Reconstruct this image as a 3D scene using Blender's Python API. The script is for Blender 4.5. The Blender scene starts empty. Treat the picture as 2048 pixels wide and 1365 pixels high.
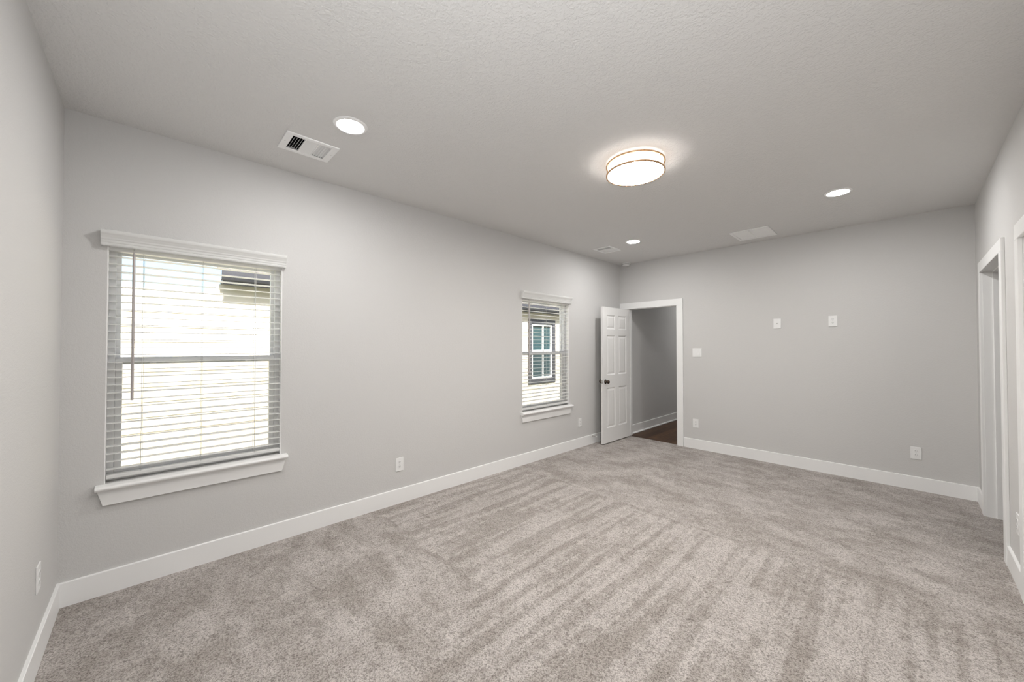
import bpy, bmesh, math, random
from mathutils import Vector, Matrix
PI = math.pi
random.seed(4)

# ------------------------------------------------------------------ scene, camera, world, sun, exposure
sc = bpy.context.scene
C = sc.collection
W, L, H = 3.652, 5.852, 2.74          # room: x to the right wall, y to the far wall, z to the ceiling

cam_d = bpy.data.cameras.new('camera')
cam_d.sensor_width = 36.0
cam_d.sensor_fit = 'HORIZONTAL'
cam_d.lens = 754.48 / 2048 * 36.0
cam_d.clip_start = 0.02
cam = bpy.data.objects.new('camera', cam_d)
C.objects.link(cam)
cam.location = (3.2010, 0.3575, 1.4206)
cam.rotation_euler = (PI / 2 + 0.0148, 0.0, 0.8074)
sc.camera = cam

sc.view_settings.view_transform = 'Standard'
sc.view_settings.look = 'None'
sc.view_settings.exposure = 0.0
sc.view_settings.gamma = 1.0
sc.view_settings.use_curve_mapping = False

world = bpy.data.worlds.new('sky')
sc.world = world
world.use_nodes = True
wn = world.node_tree
sky = wn.nodes.new('ShaderNodeTexSky')
sky.sky_type = 'NISHITA'
sky.sun_disc = False
sky.sun_elevation = math.radians(48)
sky.sun_rotation = math.radians(90)
sky.air_density = 1.2
sky.dust_density = 2.0
wn.links.new(sky.outputs[0], wn.nodes['Background'].inputs[0])
wn.nodes['Background'].inputs[1].default_value = 0.30

sun_d = bpy.data.lights.new('sun', 'SUN')
sun_d.energy = 15.0
sun_d.angle = math.radians(0.8)
sun_d.color = (1.0, 0.96, 0.90)
sun = bpy.data.objects.new('sun', sun_d)
C.objects.link(sun)
sun.rotation_euler = Vector((-math.cos(math.radians(48)), 0.12, -math.sin(math.radians(48)))).to_track_quat('-Z', 'Y').to_euler()

# the photographer's flash, held at the camera and bounced off the ceiling
fl_d = bpy.data.lights.new('bounce_flash', 'SPOT')
fl_d.energy = 90.0
fl_d.color = (0.96, 0.98, 1.0)
fl_d.spot_size = math.radians(150)
fl_d.spot_blend = 1.0
fl_d.shadow_soft_size = 0.06
flash = bpy.data.objects.new('bounce_flash', fl_d)
C.objects.link(flash)
flash.location = (3.20, 0.33, 1.62)
flash.rotation_euler = Vector((-0.30, 0.34, 1.0)).to_track_quat('-Z', 'Y').to_euler()

DOWNLIGHT = 320.0       # radiance of the recessed lenses
FLUSH = 112.0            # radiance of the flush-mount diffuser's face
FLUSH_SIDE = 4.5        # and of its frosted side wall

# ------------------------------------------------------------------ materials
def new_mat(name):
    m = bpy.data.materials.new(name)
    m.use_nodes = True
    return m, m.node_tree.nodes, m.node_tree.links, m.node_tree.nodes['Principled BSDF']

def plain(name, col, rough=0.5, metal=0.0, spec=0.5):
    m, n, l, b = new_mat(name)
    b.inputs['Base Color'].default_value = (*col, 1)
    b.inputs['Roughness'].default_value = rough
    b.inputs['Metallic'].default_value = metal
    b.inputs['Specular IOR Level'].default_value = spec
    # a faint roughness grain so that no surface is perfectly uniform
    tc = n.new('ShaderNodeTexCoord'); nz = n.new('ShaderNodeTexNoise')
    nz.inputs['Scale'].default_value = 60
    mr = n.new('ShaderNodeMapRange')
    mr.inputs['To Min'].default_value = max(0.02, rough - 0.05)
    mr.inputs['To Max'].default_value = min(1.0, rough + 0.05)
    l.new(tc.outputs['Object'], nz.inputs['Vector'])
    l.new(nz.outputs['Fac'], mr.inputs['Value'])
    l.new(mr.outputs['Result'], b.inputs['Roughness'])
    return m

def paint(name, col, scale, dist, strength, rough=0.85):
    """Painted drywall with an orange-peel / knockdown relief."""
    m, n, l, b = new_mat(name)
    b.inputs['Base Color'].default_value = (*col, 1)
    b.inputs['Roughness'].default_value = rough
    b.inputs['Specular IOR Level'].default_value = 0.25
    tc = n.new('ShaderNodeTexCoord')
    a = n.new('ShaderNodeTexNoise'); a.inputs['Scale'].default_value = scale; a.inputs['Detail'].default_value = 3
    c = n.new('ShaderNodeTexNoise'); c.inputs['Scale'].default_value = scale * 0.42; c.inputs['Detail'].default_value = 2
    mx = n.new('ShaderNodeMath'); mx.operation = 'ADD'
    rp = n.new('ShaderNodeMapRange'); rp.interpolation_type = 'SMOOTHSTEP'
    rp.inputs['From Min'].default_value = 0.85; rp.inputs['From Max'].default_value = 1.18
    bp = n.new('ShaderNodeBump'); bp.inputs['Distance'].default_value = dist; bp.inputs['Strength'].default_value = strength
    l.new(tc.outputs['Object'], a.inputs['Vector']); l.new(tc.outputs['Object'], c.inputs['Vector'])
    l.new(a.outputs['Fac'], mx.inputs[0]); l.new(c.outputs['Fac'], mx.inputs[1])
    l.new(mx.outputs[0], rp.inputs['Value']); l.new(rp.outputs['Result'], bp.inputs['Height'])
    l.new(bp.outputs['Normal'], b.inputs['Normal'])
    return m

def emitter(name, col, strength):
    m, n, l, b = new_mat(name)
    n.remove(b)
    e = n.new('ShaderNodeEmission')
    e.inputs['Color'].default_value = (*col, 1); e.inputs['Strength'].default_value = strength
    l.new(e.outputs[0], n['Material Output'].inputs['Surface'])
    return m

def glass(name):
    m, n, l, b = new_mat(name)
    n.remove(b)
    t = n.new('ShaderNodeBsdfTransparent'); t.inputs['Color'].default_value = (0.955, 0.955, 0.95, 1)
    g = n.new('ShaderNodeBsdfGlossy'); g.inputs['Roughness'].default_value = 0.02
    lw = n.new('ShaderNodeLayerWeight'); lw.inputs['Blend'].default_value = 0.5
    pw = n.new('ShaderNodeMath'); pw.operation = 'POWER'; pw.inputs[1].default_value = 5.0
    f = n.new('ShaderNodeMapRange'); f.inputs['To Min'].default_value = 0.04; f.inputs['To Max'].default_value = 0.8
    l.new(lw.outputs['Facing'], pw.inputs[0]); l.new(pw.outputs[0], f.inputs['Value'])
    x = n.new('ShaderNodeMixShader')
    l.new(f.outputs[0], x.inputs[0]); l.new(t.outputs[0], x.inputs[1]); l.new(g.outputs[0], x.inputs[2])
    l.new(x.outputs[0], n['Material Output'].inputs['Surface'])
    return m

def screen_mat():
    m, n, l, b = new_mat('insect_screen')
    b.inputs['Base Color'].default_value = (0.32, 0.32, 0.32, 1)
    b.inputs['Roughness'].default_value = 0.7
    t = n.new('ShaderNodeBsdfTransparent')
    x = n.new('ShaderNodeMixShader'); x.inputs[0].default_value = 0.26
    l.new(t.outputs[0], x.inputs[1]); l.new(b.outputs[0], x.inputs[2])
    l.new(x.outputs[0], n['Material Output'].inputs['Surface'])
    return m

def carpet_mat():
    m, n, l, b = new_mat('carpet')
    b.inputs['Roughness'].default_value = 1.0
    b.inputs['Specular IOR Level'].default_value = 0.05
    b.inputs['Sheen Weight'].default_value = 0.10
    tc = n.new('ShaderNodeTexCoord')
    P = tc.outputs['Object']
    def math_(op, a, c=None, clamp=False):
        q = n.new('ShaderNodeMath'); q.operation = op; q.use_clamp = clamp
        for i, v in enumerate((a, c)):
            if v is None: continue
            if isinstance(v, (int, float)): q.inputs[i].default_value = v
            else: l.new(v, q.inputs[i])
        return q.outputs[0]
    def step(v, lo, hi):
        q = n.new('ShaderNodeMapRange'); q.interpolation_type = 'SMOOTHSTEP'
        l.new(v, q.inputs['Value']); q.inputs['From Min'].default_value = lo; q.inputs['From Max'].default_value = hi
        return q.outputs['Result']
    def noise(vec, scale, detail=3, rough=0.55, dist=0.0):
        q = n.new('ShaderNodeTexNoise'); q.inputs['Scale'].default_value = scale; q.inputs['Detail'].default_value = detail
        q.inputs['Roughness'].default_value = rough; q.inputs['Distortion'].default_value = dist
        l.new(vec, q.inputs['Vector']); return q.outputs['Fac']
    def scaled(vec, s, rz=0.0):
        q = n.new('ShaderNodeMapping'); q.inputs['Scale'].default_value = s; q.inputs['Rotation'].default_value = (0, 0, rz)
        l.new(vec, q.inputs['Vector']); return q.outputs['Vector']
    sp = n.new('ShaderNodeSeparateXYZ'); l.new(P, sp.inputs[0])
    x, y = sp.outputs['X'], sp.outputs['Y']
    wob = math_('MULTIPLY', math_('SUBTRACT', noise(P, 2.2, 2), 0.5), 0.16)
    yw = math_('ADD', y, wob)
    # vacuum strokes run along the room between two turning lines; on the right they start nearer
    lowy = math_('SUBTRACT', y, math_('SUBTRACT', 1.77, math_('MULTIPLY', step(x, 1.35, 2.0), 0.85)))
    lowy = math_('ADD', lowy, wob)
    yw = math_('ADD', y, wob)
    band = math_('MULTIPLY', step(lowy, -0.03, 0.03), math_('SUBTRACT', 1.0, step(yw, 3.40, 3.56)))
    fray = math_('SUBTRACT', noise(P, 15, 4, 0.7), 0.5)            # ragged stroke edges
    def field(vec_scale, rz, scale, detail, fr):
        f = noise(scaled(P, vec_scale, rz), scale, detail, 0.55, 0.1)
        return math_('ADD', f, math_('MULTIPLY', fray, fr))
    stroke = step(field((7.6, 0.55, 1.0), 0.03, 1.6, 2, 0.42), 0.40, 0.58)
    patch = step(field((1.0, 1.0, 1.0), 0.0, 2.9, 4, 0.50), 0.36, 0.64)
    streak = step(field((1.0, 2.2, 1.0), 0.55, 2.6, 3, 0.45), 0.36, 0.64)
    free = math_('ADD', math_('MULTIPLY', patch, 0.5), math_('MULTIPLY', streak, 0.5))
    def mixf(a, c, f):
        return math_('ADD', math_('MULTIPLY', a, math_('SUBTRACT', 1.0, f)), math_('MULTIPLY', c, f))
    strokes = math_('ADD', math_('MULTIPLY', stroke, 0.68), math_('MULTIPLY', patch, 0.32))
    pile = mixf(free, strokes, band)
    # pile pressed flat where a stroke turned: two fine lines across the room
    def line(y0, w):
        d = math_('ABSOLUTE', math_('SUBTRACT', yw, y0))
        return math_('SUBTRACT', 1.0, step(d, w * 0.3, w))
    first = math_('MULTIPLY', line(1.755, 0.026), math_('SUBTRACT', 1.0, step(x, 1.3, 1.7)))
    crease = math_('MULTIPLY', math_('ADD', first, line(3.47, 0.026), True), step(noise(P, 5.0, 2), 0.38, 0.55))
    pile = math_('SUBTRACT', pile, math_('MULTIPLY', crease, 0.40), True)
    # yarn tips: every tuft its own tone; shade between tufts painted into the colour
    warp = n.new('ShaderNodeTexNoise'); warp.inputs['Scale'].default_value = 60; warp.inputs['Detail'].default_value = 2
    l.new(P, warp.inputs['Vector'])
    wv = n.new('ShaderNodeVectorMath'); wv.operation = 'MULTIPLY_ADD'
    wv.inputs[1].default_value = (0.014, 0.014, 0.0); l.new(warp.outputs['Color'], wv.inputs[0]); l.new(P, wv.inputs[2])
    vo = n.new('ShaderNodeTexVoronoi'); vo.inputs['Scale'].default_value = 190; vo.feature = 'F1'
    l.new(wv.outputs[0], vo.inputs['Vector'])
    sc_ = n.new('ShaderNodeSeparateColor'); l.new(vo.outputs['Color'], sc_.inputs[0])
    gap_shade = math_('SUBTRACT', 1.0, step(vo.outputs['Distance'], 0.35, 0.95))
    fine = noise(P, 260, 3, 0.7)
    tip = math_('ADD', math_('ADD', math_('MULTIPLY', sc_.outputs[0], 0.42), math_('MULTIPLY', gap_shade, 0.30)), math_('MULTIPLY', fine, 0.45))
    tipc = step(tip, 0.22, 0.92)
    ramp = n.new('ShaderNodeMix'); ramp.data_type = 'RGBA'
    ramp.inputs['A'].default_value = (0.285, 0.257, 0.236, 1)
    ramp.inputs['B'].default_value = (0.430, 0.398, 0.378, 1)
    l.new(pile, ramp.inputs['Factor'])
    dark = n.new('ShaderNodeMix'); dark.data_type = 'RGBA'; dark.blend_type = 'MULTIPLY'
    dark.inputs['Factor'].default_value = 1.0
    tone = n.new('ShaderNodeMix'); tone.data_type = 'RGBA'
    tone.inputs['A'].default_value = (0.50, 0.485, 0.47, 1)
    tone.inputs['B'].default_value = (1.40, 1.40, 1.40, 1)
    l.new(tipc, tone.inputs['Factor'])
    l.new(ramp.outputs['Result'], dark.inputs['A']); l.new(tone.outputs['Result'], dark.inputs['B'])
    l.new(dark.outputs['Result'], b.inputs['Base Color'])
    bp = n.new('ShaderNodeBump'); bp.inputs['Distance'].default_value = 0.006; bp.inputs['Strength'].default_value = 0.55
    l.new(tip, bp.inputs['Height']); l.new(bp.outputs['Normal'], b.inputs['Normal'])
    return m

def wood_mat():
    m, n, l, b = new_mat('dark_wood')
    b.inputs['Roughness'].default_value = 0.45
    b.inputs['Specular IOR Level'].default_value = 0.25
    tc = n.new('ShaderNodeTexCoord')
    mp = n.new('ShaderNodeMapping'); mp.inputs['Rotation'].default_value = (0, 0, PI / 2)
    br = n.new('ShaderNodeTexBrick')
    br.inputs['Scale'].default_value = 1.0; br.inputs['Brick Width'].default_value = 1.2; br.inputs['Row Height'].default_value = 0.13
    br.inputs['Mortar Size'].default_value = 0.0015; br.inputs['Color1'].default_value = (0.055, 0.026, 0.012, 1)
    br.inputs['Color2'].default_value = (0.115, 0.058, 0.028, 1); br.inputs['Mortar'].default_value = (0.02, 0.011, 0.007, 1)
    gr = n.new('ShaderNodeTexNoise'); gr.inputs['Scale'].default_value = 9; gr.inputs['Detail'].default_value = 5
    gm = n.new('ShaderNodeMapping'); gm.inputs['Scale'].default_value = (9, 0.8, 1)
    mx = n.new('ShaderNodeMix'); mx.data_type = 'RGBA'; mx.blend_type = 'MULTIPLY'; mx.inputs['Factor'].default_value = 0.75
    cr = n.new('ShaderNodeMapRange'); cr.inputs['From Min'].default_value = 0.3; cr.inputs['From Max'].default_value = 0.7
    cr.inputs['To Min'].default_value = 0.45; cr.inputs['To Max'].default_value = 1.4
    l.new(tc.outputs['Object'], mp.inputs['Vector']); l.new(mp.outputs[0], br.inputs['Vector'])
    l.new(tc.outputs['Object'], gm.inputs['Vector']); l.new(gm.outputs[0], gr.inputs['Vector'])
    l.new(gr.outputs['Fac'], cr.inputs['Value'])
    l.new(br.outputs['Color'], mx.inputs['A']); l.new(cr.outputs['Result'], mx.inputs['B'])
    l.new(mx.outputs['Result'], b.inputs['Base Color'])
    return m

def mottled(name, c1, c2, scale, rough=0.9):
    m, n, l, b = new_mat(name)
    b.inputs['Roughness'].default_value = rough
    tc = n.new('ShaderNodeTexCoord'); nz = n.new('ShaderNodeTexNoise')
    nz.inputs['Scale'].default_value = scale; nz.inputs['Detail'].default_value = 5
    mx = n.new('ShaderNodeMix'); mx.data_type = 'RGBA'
    mx.inputs['A'].default_value = (*c1, 1); mx.inputs['B'].default_value = (*c2, 1)
    l.new(tc.outputs['Object'], nz.inputs['Vector']); l.new(nz.outputs['Fac'], mx.inputs['Factor'])
    l.new(mx.outputs['Result'], b.inputs['Base Color'])
    return m

M = {}
M['wall'] = paint('wall_paint', (0.61, 0.603, 0.594), 170, 0.0012, 0.24)
M['ceiling'] = paint('ceiling_paint', (0.72, 0.712, 0.702), 95, 0.0018, 0.65)
M['trim'] = plain('trim_white', (0.86, 0.86, 0.855), 0.38)
M['door'] = plain('door_white', (0.80, 0.795, 0.785), 0.42)
M['vinyl'] = plain('window_vinyl', (0.90, 0.90, 0.90), 0.35)
M['blind'] = plain('blind_white', (0.90, 0.90, 0.895), 0.35)
mb = M['blind'].node_tree
tr = mb.nodes.new('ShaderNodeBsdfTranslucent'); tr.inputs['Color'].default_value = (0.95, 0.95, 0.93, 1)
ms = mb.nodes.new('ShaderNodeMixShader'); ms.inputs[0].default_value = 0.40
mb.links.new(mb.nodes['Principled BSDF'].outputs[0], ms.inputs[1]); mb.links.new(tr.outputs[0], ms.inputs[2])
mb.links.new(ms.outputs[0], mb.nodes['Material Output'].inputs['Surface'])
M['wand'] = plain('wand_plastic', (0.46, 0.425, 0.42), 0.25)
M['cord'] = plain('cord_white', (0.62, 0.62, 0.60), 0.8)
M['plate'] = plain('plate_plastic', (0.83, 0.83, 0.825), 0.3)
M['slot'] = plain('slot_dark', (0.03, 0.03, 0.03), 0.6)
M['screw'] = plain('screw_white', (0.70, 0.70, 0.69), 0.35)
M['metal_white'] = plain('painted_metal', (0.90, 0.90, 0.895), 0.4)
M['duct'] = plain('duct_dark', (0.012, 0.012, 0.012), 0.9)
M['brass'] = plain('brushed_brass', (0.72, 0.46, 0.27), 0.28, 1.0)
M['bronze'] = plain('dark_bronze', (0.075, 0.055, 0.042), 0.22, 1.0)
M['nickel'] = plain('satin_nickel', (0.55, 0.54, 0.52), 0.28, 1.0)
M['rubber'] = plain('dark_rubber', (0.05, 0.05, 0.05), 0.7)
M['lens'] = emitter('lamp_lens', (1.0, 0.99, 0.975), DOWNLIGHT)
M['diffuser'] = emitter('lamp_diffuser', (1.0, 0.96, 0.91), FLUSH)
M['side'] = emitter('lamp_side', (1.0, 0.93, 0.85), FLUSH_SIDE)
M['glass'] = glass('window_glass')
M['screen'] = screen_mat()
M['carpet'] = carpet_mat()
M['wood'] = wood_mat()
M['siding'] = mottled('cream_siding', (0.81, 0.74, 0.60), (0.84, 0.78, 0.65), 6)
M['slate'] = plain('slate_trim', (0.045, 0.047, 0.058), 0.6)
M['soffit'] = plain('soffit_grey', (0.12, 0.12, 0.125), 0.7)
M['house_white'] = plain('house_white', (0.85, 0.85, 0.83), 0.5)
M['house_glass'] = plain('house_glass', (0.022, 0.060, 0.072), 0.06)
M['shingle'] = mottled('roof_shingle', (0.10, 0.095, 0.09), (0.22, 0.21, 0.20), 30)
M['lawn'] = mottled('lawn', (0.10, 0.16, 0.05), (0.22, 0.24, 0.10), 12)
M['exterior'] = plain('exterior_board', (0.55, 0.54, 0.50), 0.8)

# ------------------------------------------------------------------ mesh helpers
def add_box(bm, a, b, bevel=0.0, seg=1):
    t = bmesh.new()
    x0, x1 = sorted((a[0], b[0])); y0, y1 = sorted((a[1], b[1])); z0, z1 = sorted((a[2], b[2]))
    v = [t.verts.new(p) for p in ((x0,y0,z0),(x1,y0,z0),(x1,y1,z0),(x0,y1,z0),(x0,y0,z1),(x1,y0,z1),(x1,y1,z1),(x0,y1,z1))]
    for f in ((3,2,1,0),(4,5,6,7),(0,1,5,4),(1,2,6,5),(2,3,7,6),(3,0,4,7)):
        t.faces.new([v[i] for i in f])
    if bevel > 0:
        bmesh.ops.bevel(t, geom=list(t.edges), offset=bevel, segments=seg, affect='EDGES', profile=0.5)
    merge(bm, t)

def merge(bm, t, mat=None):
    t.verts.index_update()
    mp = {}
    for v in t.verts:
        mp[v.index] = bm.verts.new(mat @ v.co if mat else v.co)
    for f in t.faces:
        try:
            g = bm.faces.new([mp[v.index] for v in f.verts]); g.smooth = f.smooth
        except ValueError:
            pass
    t.free()

def add_prism(bm, prof, axis, a, b):
    """Extrude a closed 2-D profile from a to b along axis ('x','y','z')."""
    def pt(u, v, w):
        return {'x': (w, u, v), 'y': (u, w, v), 'z': (u, v, w)}[axis]
    A = [bm.verts.new(pt(u, v, a)) for u, v in prof]
    B = [bm.verts.new(pt(u, v, b)) for u, v in prof]
    k = len(prof)
    for i in range(k):
        j = (i + 1) % k
        bm.faces.new((A[i], A[j], B[j], B[i]))
    bm.faces.new(A[::-1]); bm.faces.new(B)

def add_lathe(bm, prof, seg=48, mat=None, smooth=True):
    """Revolve an (r, z) profile about z; r = 0 at an end closes it."""
    rings = []
    for r, z in prof:
        if r < 1e-7:
            p = Vector((0, 0, z)); rings.append([bm.verts.new(mat @ p if mat else p)])
        else:
            ring = []
            for i in range(seg):
                a = 2 * PI * i / seg
                p = Vector((r * math.cos(a), r * math.sin(a), z))
                ring.append(bm.verts.new(mat @ p if mat else p))
            rings.append(ring)
    for q in range(len(rings) - 1):
        A, B = rings[q], rings[q + 1]
        for i in range(seg):
            j = (i + 1) % seg
            if len(A) == 1 and len(B) == 1: continue
            if len(A) == 1: f = bm.faces.new((A[0], B[j], B[i]))
            elif len(B) == 1: f = bm.faces.new((A[i], A[j], B[0]))
            else: f = bm.faces.new((A[i], A[j], B[j], B[i]))
            f.smooth = smooth

def add_ring(bm, r0, r1, z0, z1, seg=64, bev=0.0015):
    """A flat band: closed rectangular section revolved about z."""
    e = bev
    prof = [(r0+e,z0),(r1-e,z0),(r1,z0+e),(r1,z1-e),(r1-e,z1),(r0+e,z1),(r0,z1-e),(r0,z0+e),(r0+e,z0)]
    add_lathe(bm, prof, seg)
    bmesh.ops.remove_doubles(bm, verts=bm.verts, dist=1e-6)

def add_rod(bm, p, q, r, seg=10, r2=None):
    p, q = Vector(p), Vector(q)
    d = q - p
    m = Matrix.Translation(p) @ d.to_track_quat('Z', 'Y').to_matrix().to_4x4()
    r2 = r if r2 is None else r2
    add_lathe(bm, [(0, 0), (r, 0), (r2, d.length), (0, d.length)], seg, m)

def obj(name, bm, mat, parent=None):
    bmesh.ops.recalc_face_normals(bm, faces=bm.faces)
    me = bpy.data.meshes.new(name)
    bm.to_mesh(me); bm.free()
    me.materials.append(M[mat])
    o = bpy.data.objects.new(name, me)
    C.objects.link(o)
    if parent is not None: o.parent = parent
    return o

def tag(o, label, cat, group=None, kind=None):
    o['label'] = label; o['category'] = cat
    if group: o['group'] = group
    if kind: o['kind'] = kind
    return o

def empty(name, loc=(0, 0, 0), rz=0.0):
    o = bpy.data.objects.new(name, None)
    o.empty_display_size = 0.05
    o.location = loc; o.rotation_euler = (0, 0, rz)
    C.objects.link(o)
    return o

def copy_tree(o, parent=None):
    c = o.copy(); C.objects.link(c)
    if parent is not None: c.parent = parent
    for ch in list(o.children): copy_tree(ch, c)
    return c

def box_obj(name, a, b, mat, parent=None, bevel=0.0, seg=1):
    bm = bmesh.new(); add_box(bm, a, b, bevel, seg)
    return obj(name, bm, mat, parent)

def slab_holes(bm, u0, u1, v0, v1, w0, w1, holes, pt):
    """A thick slab in (u, v) from w0 to w1 with rectangular holes; pt maps (u, v, w) to 3-D."""
    us = sorted({u0, u1, *[h[0] for h in holes], *[h[1] for h in holes]})
    vs = sorted({v0, v1, *[h[2] for h in holes], *[h[3] for h in holes]})
    us = [u for u in us if u0 <= u <= u1]; vs = [v for v in vs if v0 <= v <= v1]
    def solid(i, j):
        if i < 0 or j < 0 or i >= len(us) - 1 or j >= len(vs) - 1: return False
        u, v = (us[i] + us[i+1]) / 2, (vs[j] + vs[j+1]) / 2
        return not any(h[0] < u < h[1] and h[2] < v < h[3] for h in holes)
    cache = {}
    def V(u, v, w):
        k = (u, v, w)
        if k not in cache: cache[k] = bm.verts.new(pt(u, v, w))
        return cache[k]
    for i in range(len(us) - 1):
        for j in range(len(vs) - 1):
            if not solid(i, j): continue
            a, b, c, d = us[i], us[i+1], vs[j], vs[j+1]
            for w in (w0, w1): bm.faces.new((V(a,c,w), V(b,c,w), V(b,d,w), V(a,d,w)))
            if not solid(i-1, j): bm.faces.new((V(a,c,w0), V(a,d,w0), V(a,d,w1), V(a,c,w1)))
            if not solid(i+1, j): bm.faces.new((V(b,c,w0), V(b,d,w0), V(b,d,w1), V(b,c,w1)))
            if not solid(i, j-1): bm.faces.new((V(a,c,w0), V(b,c,w0), V(b,c,w1), V(a,c,w1)))
            if not solid(i, j+1): bm.faces.new((V(a,d,w0), V(b,d,w0), V(b,d,w1), V(a,d,w1)))

# ------------------------------------------------------------------ the setting: shell
T = 0.14                                   # outer wall thickness
WIN = [(0.170, 1.058, 0.628, 2.030), (3.592, 4.502, 0.628, 2.030)]     # y0, y1, z0, z1
FD = (0.140, 0.905, 2.020)                 # far doorway x0, x1, head
RD = (4.465, 5.415, 2.052)                 # right doorway y0, y1, head
RD2 = (3.020, 3.835, 2.030)                # second right doorway, mostly outside the frame
VENTS = [(0.483, 1.098, 0.255, 0.312), (0.403, 4.822, 0.255, 0.312), (1.982, 5.412, 0.385, 0.440)]   # x, y, size x, size y

bm = bmesh.new()
slab_holes(bm, -T, L + 3.6, 0.0, H, 0.0, -T, WIN, lambda u, v, w: (w, u, v))
tag(obj('wall_left', bm, 'wall'), 'long pale greige wall holding both blind-covered windows', 'wall', kind='structure')
bm = bmesh.new()
slab_holes(bm, 0.0, 1.50, 0.0, H, L, L + 0.12, [(FD[0] - 0.018, FD[1] + 0.018, -1, FD[2] + 0.018)], lambda u, v, w: (u, w, v))
add_box(bm, (1.50, L, 0), (W + 1.9, L + 0.12, H))
bmesh.ops.remove_doubles(bm, verts=bm.verts, dist=1e-5)
tag(obj('wall_far', bm, 'wall'), 'pale greige end wall with the open hallway doorway', 'wall', kind='structure')
bm = bmesh.new()
slab_holes(bm, 0.0, L, 0.0, H, W, W + 0.12,
           [(RD[0] - 0.018, RD[1] + 0.018, -1, RD[2] + 0.018), (RD2[0] - 0.018, RD2[1] + 0.018, -1, RD2[2] + 0.018)],
           lambda u, v, w: (w, u, v))
tag(obj('wall_right', bm, 'wall'), 'pale greige wall at right with the cased closet opening', 'wall', kind='structure')
tag(box_obj('wall_near', (0, -T, 0), (W + 1.9, 0, H), 'wall'), 'pale greige wall at the left edge holding one low outlet', 'wall', kind='structure')
bm = bmesh.new()
slab_holes(bm, -T - 0.02, W + 2.1, -T, L + 3.6, H, H + 0.30,
           [(x - sx/2 + 0.022, x + sx/2 - 0.022, y - sy/2 + 0.022, y + sy/2 - 0.022) for x, y, sx, sy in VENTS],
           lambda u, v, w: (u, v, w))
tag(obj('ceiling', bm, 'ceiling'), 'flat textured greige ceiling with recessed lights and vents', 'ceiling', kind='structure')
tag(box_obj('floor', (0, 0, -0.10), (W + 1.9, L + 0.026, 0), 'carpet'), 'greige speckled carpet with vacuum stroke marks', 'floor', kind='structure')

# closet behind the right doorway and hallway behind the far doorway
bm = bmesh.new()
add_box(bm, (W + 1.1, 2.6, 0), (W + 1.2, L, H))
add_box(bm, (W + 0.12, 2.5, 0), (W + 1.2, 2.6, H))
tag(obj('wall_closet', bm, 'wall'), 'pale closet wall behind the right hand cased opening', 'wall', kind='structure')
HX = 0.085
tag(box_obj('floor_hall', (HX, L + 0.026, -0.10), (1.50, L + 3.5, -0.004), 'wood'), 'dark brown wood plank floor in the hallway', 'floor', kind='structure')
bm = bmesh.new()
add_box(bm, (0.0, L + 0.12, 0), (HX, L + 3.5, H))
tag(obj('wall_hall', bm, 'wall'), 'dim greige hallway wall seen through the open doorway', 'wall', kind='structure')
bm = bmesh.new()
add_box(bm, (1.40, L + 0.12, 0), (1.50, L + 3.5, H))
add_box(bm, (0.0, L + 3.5, 0), (1.50, L + 3.6, H))
tag(obj('wall_hall_end', bm, 'wall'), 'hallway end and side walls out of sight past the doorway', 'wall', kind='structure')

# baseboards
BH, BT = 0.132, 0.014
def base_prof(s=1):
    return [(0, 0), (BT, 0), (BT, BH - 0.003), (BT - 0.003, BH), (0, BH)]
def baseboard(name, runs, label):
    bm = bmesh.new()
    for side, a, b in runs:
        if side == 'left': add_prism(bm, [(u, v) for u, v in base_prof()], 'y', a, b)
        if side == 'right': add_prism(bm, [(W - u, v) for u, v in base_prof()], 'y', a, b)
        if side == 'far': add_prism(bm, [(L - u, v) for u, v in base_prof()], 'x', a, b)
        if side == 'near': add_prism(bm, [(u, v) for u, v in base_prof()], 'x', a, b)
    return tag(obj(name, bm, 'trim'), label, 'baseboard', kind='structure')
baseboard('baseboard_left', [('left', BT, L - 0.02)], 'white baseboard under the two windows')
baseboard('baseboard_near', [('near', 0.0, W)], 'white baseboard under the outlet at the left edge')
baseboard('baseboard_far', [('far', FD[1] + 0.098, W)], 'white baseboard along the end wall beside the doorway')
baseboard('baseboard_right', [('right', RD[1] + 0.092, L - BT), ('right', RD2[1] + 0.092, RD[0] - 0.092)], 'white baseboard on the right wall beside the closet opening')
bm = bmesh.new()
add_prism(bm, [(HX, 0), (HX + BT, 0), (HX + BT, 0.137), (HX + BT - 0.004, 0.14), (HX, 0.14)], 'y', L + 0.122, L + 3.5)
add_prism(bm, [(HX + BT, 0), (HX + BT + 0.018, 0), (HX + BT + 0.016, 0.010), (HX + BT + 0.008, 0.018), (HX + BT, 0.020)], 'y', L + 0.122, L + 3.5)
tag(obj('baseboard_hall', bm, 'trim'), 'tall white baseboard with shoe moulding in the hallway', 'baseboard', kind='structure')

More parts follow.
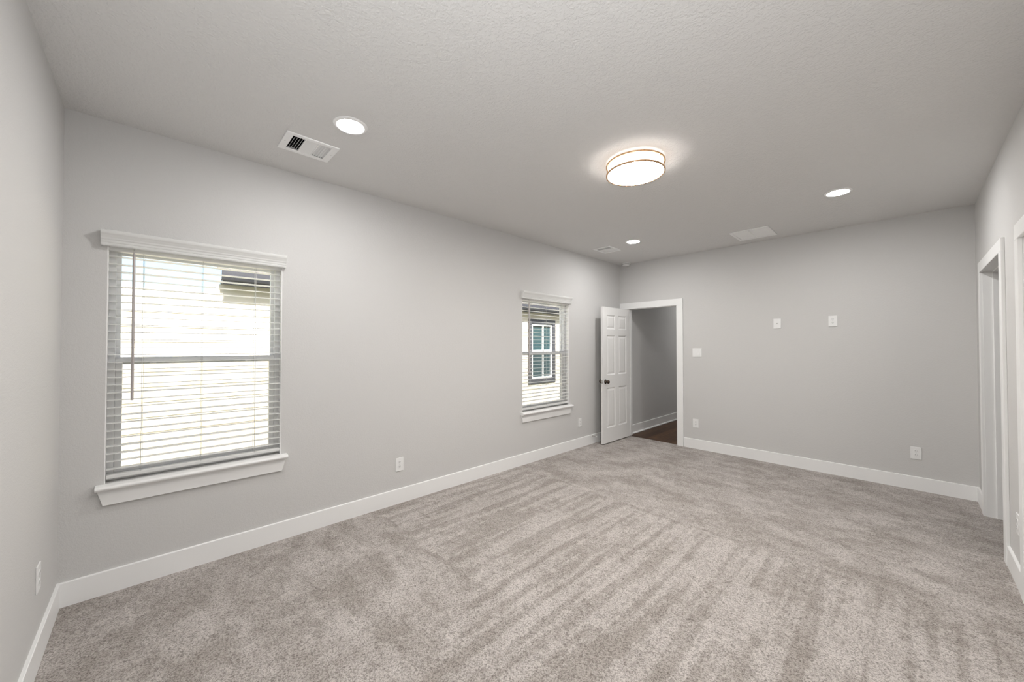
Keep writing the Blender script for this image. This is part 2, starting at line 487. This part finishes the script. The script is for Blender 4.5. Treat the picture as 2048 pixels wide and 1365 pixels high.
# door casings: boards on the wall, a jamb lining the opening, a stop strip on the jamb
def casing_far(name, label):
    x0, x1, h = FD
    t, w = 0.018, 0.094
    bm = bmesh.new()
    add_box(bm, (max(x0 - w, 0.016), L - t, 0), (x0 - 0.004, L, h - 0.004 + 0.0), 0.0015)
    add_box(bm, (x1 + 0.004, L - t, 0), (x1 + w, L, h - 0.004), 0.0015)
    add_box(bm, (0.001, L - t, h - 0.004), (x1 + w, L, h + 0.092), 0.0015)
    o = tag(obj(name, bm, 'trim'), label, 'door casing', kind='structure')
    bm = bmesh.new()
    add_box(bm, (x0 - 0.018, L, 0), (x0, L + 0.12, h)); add_box(bm, (x1, L, 0), (x1 + 0.018, L + 0.12, h))
    add_box(bm, (x0 - 0.018, L, h), (x1 + 0.018, L + 0.12, h + 0.018))
    obj('jamb', bm, 'trim', o)
    bm = bmesh.new()
    y0, y1 = L + 0.042, L + 0.075
    add_box(bm, (x0, y0, 0), (x0 + 0.011, y1, h), 0.001); add_box(bm, (x1 - 0.011, y0, 0), (x1, y1, h), 0.001)
    add_box(bm, (x0 + 0.011, y0, h - 0.011), (x1 - 0.011, y1, h), 0.001)
    obj('stop_strip', bm, 'trim', o)
    return o
casing_far('trim_1', 'wide flat white casing around the hallway doorway')
def casing_right(name, y0, y1, h, label):
    t, w = 0.018, 0.092
    bm = bmesh.new()
    add_box(bm, (W - t, y0 - w, 0), (W, y0 - 0.004, h - 0.004), 0.0015)
    add_box(bm, (W - t, y1 + 0.004, 0), (W, y1 + w, h - 0.004), 0.0015)
    add_box(bm, (W - t, y0 - w, h - 0.004), (W, y1 + w, h + 0.084), 0.0015)
    o = tag(obj(name, bm, 'trim'), label, 'door casing', kind='structure')
    bm = bmesh.new()
    add_box(bm, (W, y0 - 0.018, 0), (W + 0.12, y0, h)); add_box(bm, (W, y1, 0), (W + 0.12, y1 + 0.018, h))
    add_box(bm, (W, y0 - 0.018, h), (W + 0.12, y1 + 0.018, h + 0.018))
    obj('jamb', bm, 'trim', o)
    bm = bmesh.new()
    a, b = W + 0.052, W + 0.084
    add_box(bm, (a, y0, 0), (b, y0 + 0.011, h), 0.001); add_box(bm, (a, y1 - 0.011, 0), (b, y1, h), 0.001)
    add_box(bm, (a, y0 + 0.011, h - 0.011), (b, y1 - 0.011, h), 0.001)
    obj('stop_strip', bm, 'trim', o)
    return o
casing_right('trim_2', *RD, 'white casing around the closet opening near the end wall')
casing_right('trim_3', *RD2, 'white door casing cut off by the right picture edge')

# ------------------------------------------------------------------ six-panel doors
def panel_door_bm(w, h, th):
    """Slab along +x (0..w), z 0..h, y 0..th, with six raised panels on both faces."""
    bm = bmesh.new()
    st = 0.100; pw = 0.235 * w / 0.76; mu = w - 2 * st - 2 * pw
    xs = [0, st, st + pw, st + pw + mu, w - st, w]
    zs = [0, 0.212, 0.802, 0.985, 1.574, 1.660, 1.874, h]
    for face, (y, s) in enumerate(((0.0, 1), (th, -1))):
        for i in range(5):
            for j in range(7):
                a, b, c, d = xs[i], xs[i+1], zs[j], zs[j+1]
                if i in (1, 3) and j in (1, 3, 5):
                    rings = []
                    for ins, dep in ((0, 0), (0.006, 0.002), (0.014, 0.008), (0.022, 0.009), (0.048, 0.003)):
                        rings.append([bm.verts.new((p, y + s * dep, q)) for p, q in ((a+ins,c+ins),(b-ins,c+ins),(b-ins,d-ins),(a+ins,d-ins))])
                    for k in range(len(rings) - 1):
                        for e in range(4):
                            g = (e + 1) % 4
                            bm.faces.new((rings[k][e], rings[k][g], rings[k+1][g], rings[k+1][e]))
                    bm.faces.new(rings[-1])
                else:
                    bm.faces.new([bm.verts.new((p, y, q)) for p, q in ((a,c),(b,c),(b,d),(a,d))])
    for i in range(5):
        for z in (0, h):
            bm.faces.new([bm.verts.new(p) for p in ((xs[i],0,z),(xs[i+1],0,z),(xs[i+1],th,z),(xs[i],th,z))])
    for j in range(7):
        for x in (0, w):
            bm.faces.new([bm.verts.new(p) for p in ((x,0,zs[j]),(x,0,zs[j+1]),(x,th,zs[j+1]),(x,th,zs[j]))])
    bmesh.ops.remove_doubles(bm, verts=bm.verts, dist=1e-5)
    return bm

def knob_bm(sgn):
    """Rosette, neck and knob pointing along sgn*y from y = 0."""
    bm = bmesh.new()
    m = Matrix.Rotation(-sgn * PI / 2, 4, 'X')
    add_lathe(bm, [(0,0),(0.033,0),(0.033,0.004),(0.029,0.008),(0.014,0.010),(0.012,0.026),(0.017,0.030),(0.0255,0.038),
                   (0.0275,0.047),(0.0255,0.056),(0.018,0.062),(0,0.063)], 28, m)
    return bm

# open door: hinged at (FD[0], L-0.03), swung a quarter turn into the room along -y
DW, DH, DT = 0.757, 1.985, 0.035
d1 = obj('door_1', panel_door_bm(DW, DH, DT), 'door')
tag(d1, 'white six-panel door standing open beside the hallway doorway', 'door', kind='structure')
d1.location = (FD[0] + 0.003, L - 0.030, 0.016)
d1.rotation_euler = (0, 0, -PI / 2)          # +x of the slab -> -y of the room, +y -> +x
k = obj('door_knob', knob_bm(1), 'bronze', d1); k.location = (DW - 0.062, DT, 0.893); k['label'] = 'dark bronze door knob'
k = obj('door_knob', knob_bm(-1), 'bronze', d1); k.location = (DW - 0.062, 0, 0.893); k['label'] = 'dark bronze door knob on the far face'
k = box_obj('latch_plate', (DW, 0.006, 0.893 - 0.028), (DW + 0.0015, DT - 0.006, 0.893 + 0.028), 'nickel', d1, 0.0006); k['label'] = 'bright metal latch plate'
bm = bmesh.new()
add_box(bm, (DW + 0.0015, 0.012, 0.893 - 0.008), (DW + 0.010, DT - 0.012, 0.893 + 0.008), 0.002)
obj('latch_bolt', bm, 'nickel', d1)

d2 = obj('door_2', panel_door_bm(RD2[1] - RD2[0] - 0.006, 2.010, DT), 'door')
tag(d2, 'closed white six-panel door in the casing at the right edge', 'door', kind='structure')
d2.location = (W + 0.046, RD2[0] + 0.003, 0.012)
d2.rotation_euler = (0, 0, PI / 2)
k = obj('door_knob', knob_bm(1), 'bronze', d2); k.location = (0.065, DT, 0.895)

# ------------------------------------------------------------------ windows
def window(name, y0, y1, z0, z1, label):
    xo, xi = -T + 0.006, -0.062                # frame depth
    f = 0.034
    bm = bmesh.new()
    def fr(bm, a0, a1, c0, c1, xa, xb, w, bev=0.002):
        add_box(bm, (xa, a0, c0), (xb, a0 + w, c1), bev); add_box(bm, (xa, a1 - w, c0), (xb, a1, c1), bev)
        add_box(bm, (xa, a0 + w, c0), (xb, a1 - w, c0 + w), bev); add_box(bm, (xa, a0 + w, c1 - w), (xb, a1 - w, c1), bev)
    fr(bm, y0, y1, z0, z1, xo, xi, f)
    o = tag(obj(name, bm, 'vinyl'), label, 'window', kind='structure')
    zm = z0 + (z1 - z0) * 0.497
    a0, a1 = y0 + f, y1 - f
    s = 0.030
    bm = bmesh.new(); fr(bm, a0 - 0.01, a1 + 0.01, zm - 0.012, z1 - f + 0.01, -0.126, -0.102, s)
    u = obj('upper_sash', bm, 'vinyl', o)
    box_obj('pane', (-0.116, a0 + s - 0.012, zm + 0.016), (-0.112, a1 - s + 0.012, z1 - f - s + 0.012), 'glass', u)
    bm = bmesh.new()
    fr(bm, a0, a1, z0 + f - 0.006, zm + 0.032, -0.098, -0.070, s)
    add_box(bm, (-0.072, a0, zm + 0.004), (-0.062, a1, zm + 0.030), 0.003)     # meeting rail lip
    lo = obj('lower_sash', bm, 'vinyl', o)
    box_obj('pane', (-0.086, a0 + s - 0.002, z0 + f + s - 0.008), (-0.082, a1 - s + 0.002, zm + 0.004), 'glass', lo)
    box_obj('insect_screen', (-0.1325, a0 - 0.004, z0 + f - 0.004), (-0.1315, a1 + 0.004, zm + 0.01), 'screen', o)
    for q in (0.2, 0.8):
        yy = a0 + (a1 - a0) * q
        bm = bmesh.new(); add_box(bm, (-0.066, yy - 0.016, zm - 0.008), (-0.057, yy + 0.016, zm + 0.004), 0.002)
        obj('tilt_latch', bm, 'vinyl', lo)
    bm = bmesh.new()
    e = 0.004
    add_box(bm, (xi, y0, z0), (-0.001, y0 + e, z1)); add_box(bm, (xi, y1 - e, z0), (-0.001, y1, z1)); add_box(bm, (xi, y0 + e, z1 - e), (-0.001, y1 - e, z1))
    obj('added_liner', bm, 'vinyl', o)  # white boards added over the drywall returns to brighten the recess
    # stool with a rounded nose and an apron with raked ends
    bm = bmesh.new()
    prof = [(-0.062, 0.600), (0.045, 0.600), (0.052, 0.603), (0.056, 0.610), (0.056, 0.615), (0.052, 0.622), (0.045, 0.625), (0.010, 0.6275), (-0.062, 0.6275)]
    add_prism(bm, prof, 'y', y0 + 0.001, y1 - 0.001)
    nose = [(0.0, 0.600)] + prof[1:8] + [(0.0, 0.6275)]
    add_prism(bm, nose, 'y', y0 - 0.033, y0 + 0.001); add_prism(bm, nose, 'y', y1 - 0.001, y1 + 0.037)
    bmesh.ops.remove_doubles(bm, verts=bm.verts, dist=1e-5)
    obj('window_sill', bm, 'trim', o)
    bm = bmesh.new()
    pr = [(y0 - 0.028, 0.600), (y0 - 0.004, 0.508), (y1 + 0.006, 0.508), (y1 + 0.032, 0.600)]
    add_prism(bm, pr, 'x', 0.0, 0.019)
    bmesh.ops.bevel(bm, geom=[e for e in bm.edges if abs(e.verts[0].co.x - 0.019) < 1e-5 and abs(e.verts[1].co.x - 0.019) < 1e-5], offset=0.002, segments=1, affect='EDGES')
    obj('apron', bm, 'trim', o)
    return o
window('window_1', *WIN[0], 'large near window nearest the left edge with white sill')
window('window_2', *WIN[1], 'far narrow-looking window beside the open door')

# faux-wood blinds hung inside each opening, with a moulded valance outside it
def blind(y0, y1, z1, label):
    o = empty('window_blind', (0, (y0 + y1) / 2, z1))
    tag(o, label, 'window blind', 'white slatted blinds in the two windows')
    c = (y0 + y1) / 2
    hw = (y1 - y0) / 2
    # valance profile (x out from the wall, z) in local coordinates; returns at the ends
    zb, zt = -0.026, 0.062
    pr = [(0.002, zb), (0.030, zb), (0.033, zb + 0.004), (0.033, zb + 0.012), (0.029, zb + 0.016), (0.032, zb + 0.021), (0.032, zb + 0.032),
          (0.036, zb + 0.038), (0.037, zb + 0.046), (0.045, zb + 0.060), (0.051, zb + 0.068), (0.053, zb + 0.076), (0.053, zt - 0.003), (0.050, zt), (0.002, zt)]
    bm = bmesh.new()
    add_prism(bm, pr, 'y', -hw - 0.026, hw + 0.018)
    obj('valance', bm, 'blind', o)
    bm = bmesh.new(); add_box(bm, (-0.055, -hw + 0.004, -0.046), (-0.006, hw - 0.004, -0.002), 0.002)
    obj('headrail', bm, 'blind', o)
    # slats
    ztop, pitch, n = -0.078, 0.0446, 29
    xc, half = -0.031, 0.0255
    bm = bmesh.new()
    rnd = random.Random(int(y0 * 100))
    for i in range(n):
        z = ztop - i * pitch
        tilt = rnd.uniform(-0.0012, 0.0012)
        top, bot = [], []
        for q in range(5):
            s = -1 + q / 2
            x = xc + half * s
            zz = z + 0.0016 * (1 - s * s) + tilt * s
            top.append((x, zz + 0.0014)); bot.append((x, zz - 0.0014))
        add_prism(bm, bot + top[::-1], 'y', -hw + 0.006, hw - 0.006)
    obj('slats', bm, 'blind', o)
    zl = ztop - n * pitch + 0.014
    bm = bmesh.new(); add_box(bm, (xc - half, -hw + 0.006, zl - 0.022), (xc + half, hw - 0.006, zl), 0.004, 2)
    obj('bottom_rail', bm, 'blind', o)
    # ladder cords front and back at three stations, lift cords between
    span = 2 * hw
    for q in (0.168, 0.485, 0.815):
        yy = -hw + span * q
        bm = bmesh.new()
        for x in (xc + half + 0.0012, xc - half - 0.0012):
            add_rod(bm, (x, yy, -0.046), (x, yy, zl - 0.004), 0.0009, 6)
        add_rod(bm, (xc, yy + 0.006, -0.046), (xc, yy + 0.006, zl + 0.0005), 0.0009, 6)
        obj('ladder_cord', bm, 'cord', o)
    bm = bmesh.new()
    yw = -hw + span * 0.123
    add_lathe(bm, [(0,0),(0.0078,0.002),(0.0078,0.86),(0.003,0.885),(0,0.886)], 6, Matrix.Translation((0.008, yw, -0.93)), smooth=False)
    w = obj('tilt_wand', bm, 'wand', o); w['label'] = 'greyish tilt wand'
    bm = bmesh.new(); add_rod(bm, (0.008, yw, -0.046), (-0.006, yw, -0.020), 0.0016, 8); add_rod(bm, (0.008, yw, -0.046), (0.008, yw, -0.03), 0.0022, 8)
    obj('hook', bm, 'cord', w)
    return o
blind(WIN[0][0], WIN[0][1], WIN[0][3], 'wide white slatted blind in the large near window')
blind(WIN[1][0], WIN[1][1], WIN[1][3], 'white slatted blind in the far window beside the open door')

# ------------------------------------------------------------------ ceiling fixtures
def downlight(label, x, y):
    o = empty('recessed_light', (x, y, H))
    tag(o, label, 'ceiling light', 'round white recessed ceiling lights')
    bm = bmesh.new()
    add_lathe(bm, [(0.070, -0.001), (0.071, -0.006), (0.078, -0.008), (0.090, -0.005), (0.096, -0.001), (0.096, 0.0), (0.070, 0.0), (0.070, -0.001)], 64)
    bmesh.ops.remove_doubles(bm, verts=bm.verts, dist=1e-6)
    obj('trim_ring', bm, 'metal_white', o)
    bm = bmesh.new()
    add_lathe(bm, [(0, -0.0125), (0.03, -0.0118), (0.055, -0.0092), (0.066, -0.0060), (0.0695, -0.002), (0.0695, -0.0005), (0, -0.0005)], 64)
    obj('lens', bm, 'lens', o)
    return o
downlight('large round recessed light beside the near ceiling vent', 0.922, 1.205)
downlight('small recessed light above the open door', 0.848, 4.715)
downlight('recessed light near the upper right ceiling corner', 2.812, 4.585)
downlight('unseen recessed light added above the camera position', 2.800, 1.205)  # unseen fourth light of the grid, added for its light

fl = empty('flush_mount_light', (1.880, 2.835, H))
tag(fl, 'round flush ceiling light with two copper coloured rings', 'ceiling light')
bm = bmesh.new(); add_lathe(bm, [(0, 0), (0.175, 0), (0.175, -0.012), (0.165, -0.016), (0, -0.016)], 64)
obj('base_pan', bm, 'metal_white', fl)
bm = bmesh.new(); add_lathe(bm, [(0, -0.0165), (0.182, -0.0165), (0.186, -0.024), (0.186, -0.086), (0, -0.086)], 64)
obj('diffuser_side', bm, 'side', fl)
bm = bmesh.new(); add_lathe(bm, [(0, -0.0865), (0.186, -0.0865), (0.183, -0.091), (0.150, -0.096), (0.08, -0.099), (0, -0.100)], 64)
obj('diffuser', bm, 'diffuser', fl)
for z in (-0.024, -0.089):
    bm = bmesh.new(); add_ring(bm, 0.1895, 0.2020, z - 0.005, z + 0.005, 72)
    obj('ring', bm, 'brass', fl)
for a in (4.08, 4.08 + 2 * PI / 3, 4.08 + 4 * PI / 3):
    bm = bmesh.new(); x, y = 0.196 * math.cos(a), 0.196 * math.sin(a)
    add_rod(bm, (x, y, -0.084), (x, y, -0.029), 0.0022, 8)
    obj('post', bm, 'brass', fl)

downlight('unseen recessed light added to brighten the hallway', 0.760, 8.600)  # unseen lamp added to lift the hallway brightness

def register(label, x, y, sx, sy):
    o = empty('air_register', (x, y, H))
    tag(o, label, 'air vent', 'white slotted ceiling registers')
    bm = bmesh.new()
    b = 0.034
    for a0, a1, c0, c1 in ((-sx/2, sx/2, -sy/2, -sy/2 + b + 0.010), (-sx/2, sx/2, sy/2 - b - 0.010, sy/2), (-sx/2, -sx/2 + b, -sy/2 + b + 0.010, sy/2 - b - 0.010), (sx/2 - b, sx/2, -sy/2 + b + 0.010, sy/2 - b - 0.010)):
        add_box(bm, (a0, c0, -0.007), (a1, c1, 0.0), 0.0025)
    obj('frame', bm, 'metal_white', o)
    iy, ix = sy/2 - b - 0.010, sx/2 - b
    third = 2 * iy / 3
    bm = bmesh.new()
    def blade(c, tilt, along, a0, a1, d=0.020, z=0.002):
        ca, sa = math.cos(tilt), math.sin(tilt)
        hx, hz = d / 2 * sa, d / 2 * ca
        t = 0.0006
        pr = [(c - hx - t, z - hz), (c - hx + t, z - hz), (c + hx + t, z + hz), (c + hx - t, z + hz)]
        add_prism(bm, pr, along, a0, a1)
    for i in range(6):                        # throw towards the near wall: slots open to view
        blade(-iy + third * i / 5, 0.42, 'x', -ix, ix, 0.016, 0.004)
    for i in range(6):                        # throw towards the far wall
        blade(iy - third * i / 5, -0.80, 'x', -ix, ix, 0.013, 0.002)
    obj('louvers', bm, 'metal_white', o)
    bm = bmesh.new()
    add_box(bm, (-ix, -third/2 - 0.004, -0.004), (ix, -third/2 + 0.002, 0.006)); add_box(bm, (-ix, third/2 - 0.002, -0.004), (ix, third/2 + 0.004, 0.006))
    n = 13
    for i in range(n):
        c = -ix + 2 * ix * (i + 0.5) / n
        ca, sa = math.cos(0.95), math.sin(0.95)
        hx, hz, t = 0.0085 * sa, 0.0085 * ca, 0.0006
        add_prism(bm, [(c - hx - t, -hz + 0.002), (c - hx + t, -hz + 0.002), (c + hx + t, hz + 0.002), (c + hx - t, hz + 0.002)], 'y', -third/2, third/2)
    obj('center_louvers', bm, 'metal_white', o)
    bm = bmesh.new()
    h, g = 0.12, 0.024
    X, Y = sx/2 - g, sy/2 - g
    for a0, a1 in (((-X, -Y, 0.012), (-X + 0.002, Y, h)), ((X - 0.002, -Y, 0.012), (X, Y, h)), ((-X, -Y, 0.012), (X, -Y + 0.002, h)), ((-X, Y - 0.002, 0.012), (X, Y, h)), ((-X, -Y, h), (X, Y, h + 0.002))):
        add_box(bm, a0, a1)
    obj('duct', bm, 'duct', o)
    for s in (-1, 1):
        bm = bmesh.new(); add_lathe(bm, [(0, -0.0095), (0.003, -0.009), (0.0042, -0.007), (0, -0.007)], 12, Matrix.Translation((0, s * (sy/2 - 0.018), 0)))
        obj('screw', bm, 'screw', o)
    return o
register('large white slotted vent beside the near recessed light', *VENTS[0])
register('small white vent by the far recessed light above the open door', *VENTS[1])

x, y, sx, sy = VENTS[2]
rg = empty('return_grille', (x, y, H))
tag(rg, 'white two-panel return air grille near the end wall', 'air vent')
bm = bmesh.new(); b = 0.030
for a0, a1, c0, c1 in ((-sx/2, sx/2, -sy/2, -sy/2 + b), (-sx/2, sx/2, sy/2 - b, sy/2), (-sx/2, -sx/2 + b, -sy/2 + b, sy/2 - b), (sx/2 - b, sx/2, -sy/2 + b, sy/2 - b)):
    add_box(bm, (a0, c0, -0.012), (a1, c1, 0.0), 0.003)
add_box(bm, (-0.008, -sy/2 + b, -0.010), (0.008, sy/2 - b, 0.0), 0.002)
obj('frame', bm, 'metal_white', rg)
for s in (-1, 1):
    bm = bmesh.new()
    n = 30
    lo, hi = (-sx/2 + b, -0.008) if s < 0 else (0.008, sx/2 - b)
    for i in range(n):
        c = -sy/2 + b + (sy - 2*b) * (i + 0.5) / n
        add_prism(bm, [(c + 0.0085, -0.0075), (c + 0.0078, -0.0085), (c - 0.0085, 0.0035), (c - 0.0078, 0.0045)], 'x', lo, hi)
    obj('louver_panel', bm, 'metal_white', rg)
bm = bmesh.new(); X, Y, h = sx/2 - 0.024, sy/2 - 0.024, 0.12
for a0, a1 in (((-X, -Y, 0.012), (-X + 0.002, Y, h)), ((X - 0.002, -Y, 0.012), (X, Y, h)), ((-X, -Y, 0.012), (X, -Y + 0.002, h)), ((-X, Y - 0.002, 0.012), (X, Y, h)), ((-X, -Y, h), (X, Y, h + 0.002))):
    add_box(bm, a0, a1)
obj('duct', bm, 'duct', rg)

sd = empty('smoke_detector', (0.150, 5.775, H))
tag(sd, 'round white smoke detector in the far ceiling corner', 'smoke detector')
bm = bmesh.new(); add_lathe(bm, [(0, 0), (0.070, 0), (0.070, -0.008), (0.066, -0.012), (0, -0.012)], 40); obj('base', bm, 'plate', sd)
bm = bmesh.new(); add_lathe(bm, [(0, -0.0125), (0.056, -0.0125), (0.056, -0.028), (0.050, -0.038), (0.034, -0.043), (0, -0.044)], 40); obj('body', bm, 'plate', sd)
bm = bmesh.new(); add_ring(bm, 0.0545, 0.0572, -0.022, -0.019, 40, 0.0005); obj('vent_slot', bm, 'slot', sd)

# ------------------------------------------------------------------ wall plates (built facing -y, x right, z up, centred)
def plate_bm(w=0.076, h=0.120, t=0.006):
    bm = bmesh.new()
    add_box(bm, (-w/2, -t, -h/2), (w/2, 0.0, h/2), 0.0022, 2)
    return bm
def screw(parent, x, z, y=-0.006):
    bm = bmesh.new(); add_lathe(bm, [(0, 0), (0.0034, 0), (0.0030, 0.0012), (0, 0.0015)], 12, Matrix.Translation((x, y, z)) @ Matrix.Rotation(PI/2, 4, 'X'))
    obj('screw', bm, 'screw', parent)
def outlet_proto():
    o = empty('wall_outlet')
    obj('cover_plate', plate_bm(), 'plate', o)
    for z in (0.0195, -0.0195):
        bm = bmesh.new()
        prof = []
        for i in range(28):
            a = 2 * PI * i / 28
            prof.append((0.0168 * math.cos(a), max(-0.0135, min(0.0135, 0.0168 * math.sin(a))) + z))
        add_prism(bm, prof, 'y', -0.0082, -0.006)
        r = obj('receptacle', bm, 'plate', o)
        bm = bmesh.new()
        add_box(bm, (-0.0075, -0.0086, z - 0.001), (-0.0055, -0.0080, z + 0.008)); add_box(bm, (0.0055, -0.0086, z + 0.0), (0.0075, -0.0080, z + 0.007))
        add_lathe(bm, [(0, 0), (0.0028, 0), (0.0028, 0.0006), (0, 0.0006)], 12, Matrix.Translation((0, -0.0080, z - 0.0075)) @ Matrix.Rotation(PI/2, 4, 'X'))
        obj('slots', bm, 'slot', r)
    screw(o, 0, 0)
    return o
ROT = {'far': 0.0, 'left': PI / 2, 'right': -PI / 2, 'near': PI}
op = outlet_proto()
for i, (side, p, lab) in enumerate([
        ('left', (0, 2.002, 0.349), 'white duplex outlet low on the wall between the two windows'),
        ('left', (0, 4.745, 0.349), 'white duplex outlet between the far window and the open door'),
        ('far', (1.163, L, 0.352), 'white duplex outlet low beside the doorway below the switch'),
        ('far', (3.257, L, 0.364), 'white duplex outlet low on the end wall near the closet opening'),
        ('far', (2.638, L, 1.705), 'white duplex outlet high on the end wall, right of the cable plate'),
        ('right', (W, 4.085, 0.366), 'white duplex outlet on the right wall beside the closet casing'),
        ('near', (0.500, 0, 0.384), 'white duplex outlet on the wall at the left edge')]):
    o = op if i == 0 else copy_tree(op)
    o.location = p; o.rotation_euler = (0, 0, ROT[side])
    tag(o, lab, 'wall outlet', 'white duplex wall outlets')
cp = empty('cable_plate', (2.120, L, 1.699))
tag(cp, 'white cable jack plate high on the end wall, nearer the doorway', 'wall plate')
obj('cover_plate', plate_bm(), 'plate', cp)
bm = bmesh.new(); add_lathe(bm, [(0, 0), (0.006, 0), (0.006, 0.004), (0.0045, 0.0045), (0.0045, 0.010), (0.002, 0.010), (0, 0.006)], 16, Matrix.Translation((0, -0.006, 0)) @ Matrix.Rotation(PI/2, 4, 'X'))
obj('coax_jack', bm, 'nickel', cp)
for z in (0.042, -0.042): screw(cp, 0, z)
sw = empty('light_switch', (1.188, L, 1.337))
tag(sw, 'square white double light switch beside the doorway', 'light switch')
obj('cover_plate', plate_bm(0.122, 0.122), 'plate', sw)
for x in (-0.023, 0.023):
    bm = bmesh.new(); add_prism(bm, [(-0.0062, -0.034), (-0.0100, -0.034), (-0.0072, 0.0), (-0.0072, 0.034), (-0.0062, 0.034)], 'x', x - 0.0165, x + 0.0165)
    obj('rocker', bm, 'plate', sw)
    for z in (0.048, -0.048): screw(sw, x, z)

# spring door stop screwed into the left baseboard behind the open door
ds = empty('door_stop', (BT, 5.030, 0.116))
tag(ds, 'small metal spring door stop on the baseboard behind the open door', 'door stop')
mx = Matrix.Rotation(PI / 2, 4, 'Y')
bm = bmesh.new(); add_lathe(bm, [(0, 0), (0.012, 0), (0.012, 0.003), (0.006, 0.012), (0, 0.012)], 16, mx); obj('base', bm, 'nickel', ds)
bm = bmesh.new()
pts = []
for i in range(8 * 14 + 1):
    a = 2 * PI * i / 8
    pts.append(Vector((0.011 + 0.058 * i / 112, 0.0050 * math.cos(a), 0.0050 * math.sin(a))))
for i in range(len(pts) - 1): add_rod(bm, pts[i], pts[i+1], 0.0012, 5)
obj('spring', bm, 'nickel', ds)
bm = bmesh.new(); add_lathe(bm, [(0, 0.066), (0.0075, 0.066), (0.0085, 0.074), (0.0065, 0.082), (0, 0.083)], 14, mx); obj('rubber_tip', bm, 'plate', ds)

# ------------------------------------------------------------------ outside: neighbouring house, lawn
tag(box_obj('ground', (-30, -20, -0.60), (-T - 0.03, 30, -0.45), 'lawn'), 'green lawn strip between the houses', 'lawn', kind='structure')
nh = empty('neighbouring_house', (-2.9, 5.0, -0.45))
tag(nh, 'cream lap-sided neighbouring house seen through the windows', 'house')
NX, NT = -2.9, 2.225
def lap_wall(name, ya, yb, z0, z1, hole=None):
    bm = bmesh.new()
    lap = 0.175
    def strip(a, b, c, d):
        z = c
        while z < d - 1e-4:
            e = min(z0 + lap * (math.floor((z - z0) / lap + 1e-6) + 1), d)
            f0 = 0.008 * (1 - ((z - z0) % lap) / lap) if abs(((z - z0) / lap) - round((z - z0) / lap)) > 1e-4 else 0.008
            f1 = 0.008 * (1 - (e - z0 - lap * math.floor((z - z0) / lap + 1e-6)) / lap)
            add_prism(bm, [(NX - 0.05, z), (NX + f0, z), (NX + f1, e), (NX - 0.05, e)], 'y', a, b)
            z = e
    if hole:
        a, b, c, d = hole
        strip(ya, a, z0, z1); strip(b, yb, z0, z1); strip(a, b, z0, c); strip(a, b, d, z1)
    else: strip(ya, yb, z0, z1)
    o = obj(name, bm, 'siding', nh)
    o.matrix_parent_inverse = Matrix.Translation((2.9, -5.0, 0.45))
    return o
def nhobj(name, bm, mat, parent=None):
    o = obj(name, bm, mat, parent or nh)
    if parent is None: o.matrix_parent_inverse = Matrix.Translation((2.9, -5.0, 0.45))
    return o
lap_wall('siding_wall', 0.95, 16.0, -0.45, NT, (6.72, 7.66, 0.55, 2.06))
lap_wall('added_annex_wall', -7.0, 0.95, -0.45, 2.02)  # made-up low section; the sky above it stands in for glare on the eave
bm = bmesh.new(); add_box(bm, (NX - 0.05, -7.0, 2.02), (NX + 0.008, 0.945, 2.10), 0.002); add_box(bm, (NX - 2.4, -7.0, 2.04), (NX - 0.05, 0.945, 2.10))
nhobj('added_annex_cap', bm, 'house_white')
bm = bmesh.new(); add_box(bm, (NX - 0.05, 1.00, NT), (NX + 0.20, 16.0, NT + 0.02)); nhobj('soffit', bm, 'soffit')
bm = bmesh.new(); add_box(bm, (NX + 0.18, 1.00, NT - 0.02), (NX + 0.205, 16.0, NT + 0.14), 0.003); nhobj('fascia', bm, 'slate')
bm = bmesh.new()
add_prism(bm, [(NX + 0.205, NT + 0.02), (NX + 0.25, NT + 0.03), (NX + 0.27, NT + 0.07), (NX + 0.27, NT + 0.14), (NX + 0.262, NT + 0.14), (NX + 0.260, NT + 0.075), (NX + 0.245, NT + 0.038), (NX + 0.205, NT + 0.032)], 'y', 0.98, 16.0)
nhobj('gutter', bm, 'slate')
bm = bmesh.new(); add_prism(bm, [(NX + 0.24, NT + 0.145), (NX + 0.24, NT + 0.165), (NX - 4.0, NT + 1.9), (NX - 4.0, NT + 1.88)], 'y', 0.95, 16.0); nhobj('roof', bm, 'shingle')
bm = bmesh.new(); add_box(bm, (NX - 8.0, 0.95, -0.45), (NX - 7.9, 16, NT)); nhobj('rear_wall', bm, 'exterior')
bm = bmesh.new()
a, b, c, d = 6.71, 7.67, 0.54, 2.07
t = 0.105
for p, q in (((a, c), (a + t, d)), ((b - t, c), (b, d)), ((a + t, c), (b - t, c + t)), ((a + t, d - t), (b - t, d))):
    add_box(bm, (NX - 0.05, p[0], p[1]), (NX + 0.035, q[0], q[1]), 0.004)
wt = nhobj('window_trim', bm, 'slate'); wt['label'] = 'dark slate window trim'
bm = bmesh.new()
a, b, c, d = a + t, b - t, c + t, d - t
t = 0.055
for p, q in (((a, c), (a + t, d)), ((b - t, c), (b, d)), ((a + t, c), (b - t, c + t)), ((a + t, d - t), (b - t, d)), ((a + t, (c + d)/2 - 0.04), (b - t, (c + d)/2 + 0.04)), (((a + b)/2 + 0.02, c + t), ((a + b)/2 + 0.06, d - t))):
    add_box(bm, (NX - 0.05, p[0], p[1]), (NX + 0.012, q[0], q[1]), 0.003)
wf = obj('window_frame', bm, 'house_white', wt)
bm = bmesh.new()
add_box(bm, (NX - 0.03, a + t - 0.005, c + t - 0.005), (NX - 0.02, b - t + 0.005, (c + d)/2 - 0.035)); add_box(bm, (NX - 0.03, a + t - 0.005, (c + d)/2 + 0.035), (NX - 0.02, b - t + 0.005, d - t + 0.005))
obj('window_pane', bm, 'house_glass', wt)
